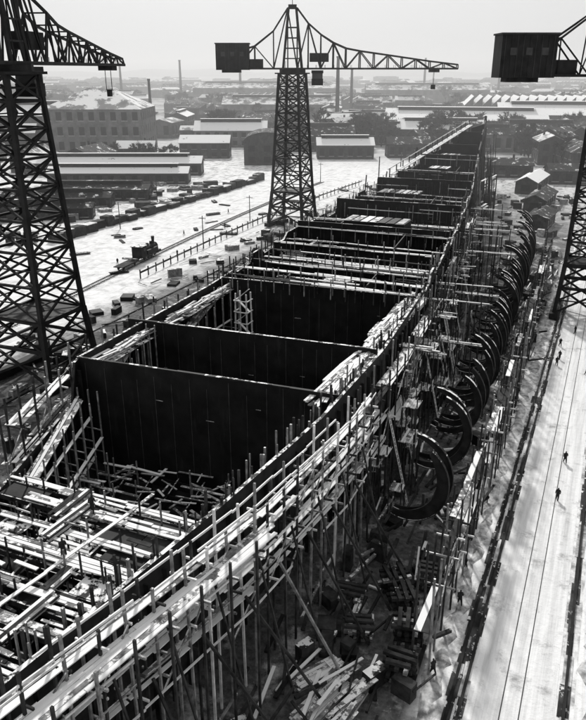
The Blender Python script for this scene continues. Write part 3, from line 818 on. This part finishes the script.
def loco(x,y,rot):
    e=empty('steam_locomotive')
    m=MB([STEEL]); m.cyl((-4.5,0,2.4),(2,0,2.4),.95,.95,STEEL,18); m.cyl((-4.9,0,2.4),(-4.5,0,2.4),1.0,1.05,STEEL,18); m.cyl((-3,0,3.2),(-3,0,3.9),.45,.4,STEEL,12); m.cyl((-1,0,3.2),(-1,0,3.8),.4,.35,STEEL,12); m.build('boiler',e)
    m=MB([STEEL]); m.cyl((-4.1,0,3.2),(-4.1,0,5.0),.3,.45,STEEL,12); m.build('chimney',e)
    m=MB([STEEL,GLASS]); m.box(2,4.6,-1.4,1.4,1.4,3.9,STEEL); m.box(1.8,4.9,-1.6,1.6,3.9,4.05,STEELS)
    for s in (-1,1): m.box(2.5,3.6,s*1.42-.03,s*1.42+.03,2.7,3.5,GLASS)
    m.build('cab',e)
    m=MB([STEEL]); m.box(-5.4,4.8,-1.3,1.3,1.1,1.4,STEEL); m.box(-5.7,-5.4,-1.4,1.4,.8,1.4,STEEL); m.box(-4,1.5,-1.5,-.95,1.4,2.5,STEEL); m.box(-4,1.5,.95,1.5,1.4,2.5,STEEL); m.build('frame',e)
    m=MB([STEEL])
    for xx in (-3.2,-1.4,.4,2.4):
        for s in (-1,1): m.cyl((xx,s*.7,.85),(xx,s*.9,.85),.62,.62,STEEL,16)
    m.build('wheels',e)
    m=MB([STEELM])
    for s in (-1,1): m.box(-3.4,2.5,s*1.0-.04,s*1.0+.04,.78,.92,STEELM); m.cyl((-4.9,s*1.1,.95),(-3.9,s*1.1,.95),.3,.3,STEEL,12)
    m.build('side_rods',e)
    e.location=(x,y,.25); e.rotation_euler=(0,0,rot); e.scale=(1.1,1.1,1.1)
def wagon(x,y,rot,load):
    e=empty('freight_wagon')
    m=MB([WD]); m.box(-4.5,4.5,-1.4,1.4,1.1,1.3,WD); m.box(-4.6,4.6,-.2,.2,.8,1.1,STEEL)
    if load:
        for s in (-1,1): m.box(-4.5,4.5,s*1.36-.05,s*1.36+.05,1.3,2.5,WD)
        for s in (-1,1): m.box(s*4.45-.05,s*4.45+.05,-1.3,1.3,1.3,2.5,WD)
        m.box(-4.3,4.3,-1.25,1.25,1.3,2.2,SNOWD)
    m.build('body',e)
    m=MB([STEEL])
    for xx in (-3,3):
        for s in (-1,1): m.cyl((xx,s*.7,.55),(xx,s*.85,.55),.5,.5,STEEL,14)
    m.build('wheels',e)
    e.location=(x,y,.25); e.rotation_euler=(0,0,rot)
TX=lambda y:-109-18*math.sin((y-90)/240*1.6)
loco(TX(168),168,math.radians(96)+3.14); wagon(TX(157),157,math.radians(96),False)
def pole(x,y,h=9):
    m=MB([WD]); m.cyl((x,y,0),(x,y,h),.18,.12,WD,7); m.beam((x-1.2,y,h-.8),(x+1.2,y,h-.8),.14,.14,WD)
    for k in (-1,-.4,.4,1): m.cyl((x+k,y,h-.73),(x+k,y,h-.45),.07,.05,CONC,6)
    m.build('telegraph_pole')
for x,y in ((-112,190),(-116,230),(-128,330),(-150,200),(-168,250),(-140,340),(8.5,200),(8.5,260),(8.5,320)): pole(x,y)

# ------------------------------------------------------------ people
def worker(x,y,rot,step=.25,lean=.05,z=.04):
    V=[(0,0,.92),(0,.02+lean*.4,1.2),(0,lean,1.42),(0,lean+.01,1.52),(0,lean+.03,1.62),(0,lean+.03,1.76),
       (-.12,step*.45,.52),(-.13,step,.08),(-.13,step+.16,.04),(.12,-step*.25,.5),(.13,-step,.08),(.13,-step+.16,.04),
       (-.2,lean,1.4),(-.28,-.08,1.13),(-.26,.08,.9),(.2,lean,1.4),(.28,.05,1.13),(.26,.22,.93)]
    E=[(0,1),(1,2),(2,3),(3,4),(4,5),(0,6),(6,7),(7,8),(0,9),(9,10),(10,11),(2,12),(12,13),(13,14),(2,15),(15,16),(16,17)]
    R=[.2,.19,.17,.075,.1,.09,.12,.075,.05,.12,.075,.05,.1,.075,.05,.1,.075,.05]
    me=D.meshes.new('worker'); me.from_pydata(V,E,[]); me.materials.append(CLOTH)
    o=D.objects.new('worker',me); COL.objects.link(o); o.location=(x,y,z); o.rotation_euler=(0,0,rot)
    o.modifiers.new('Skin','SKIN')
    for i,s in enumerate(me.skin_vertices[0].data): s.radius=(R[i],R[i]*.85); s.use_root=(i==0)
    o.modifiers.new('Sub','SUBSURF').levels=1
    return o
for x,y,r in ((0,94,.3),(-3.8,134,2.9),(-4,130.5,.2),(1.2,128,1),(-.2,84,3.0),(-2,150,2),(-4.2,141,.5),(-7.6,60,.4),(-8.2,66,2),(-8,50,1)): worker(x,y,r)
for x,y,r in ((-112,175,1),(-125,200,2),(-118,215,.3),(-130,240,2),(-122,160,4)): worker(x,y,r)
for x,y,r,z in ((-36,36.8,1,13.5),(-33,22.9,2,13.3),(-38,43,.4,13.4)): worker(x,y,r,z=z)
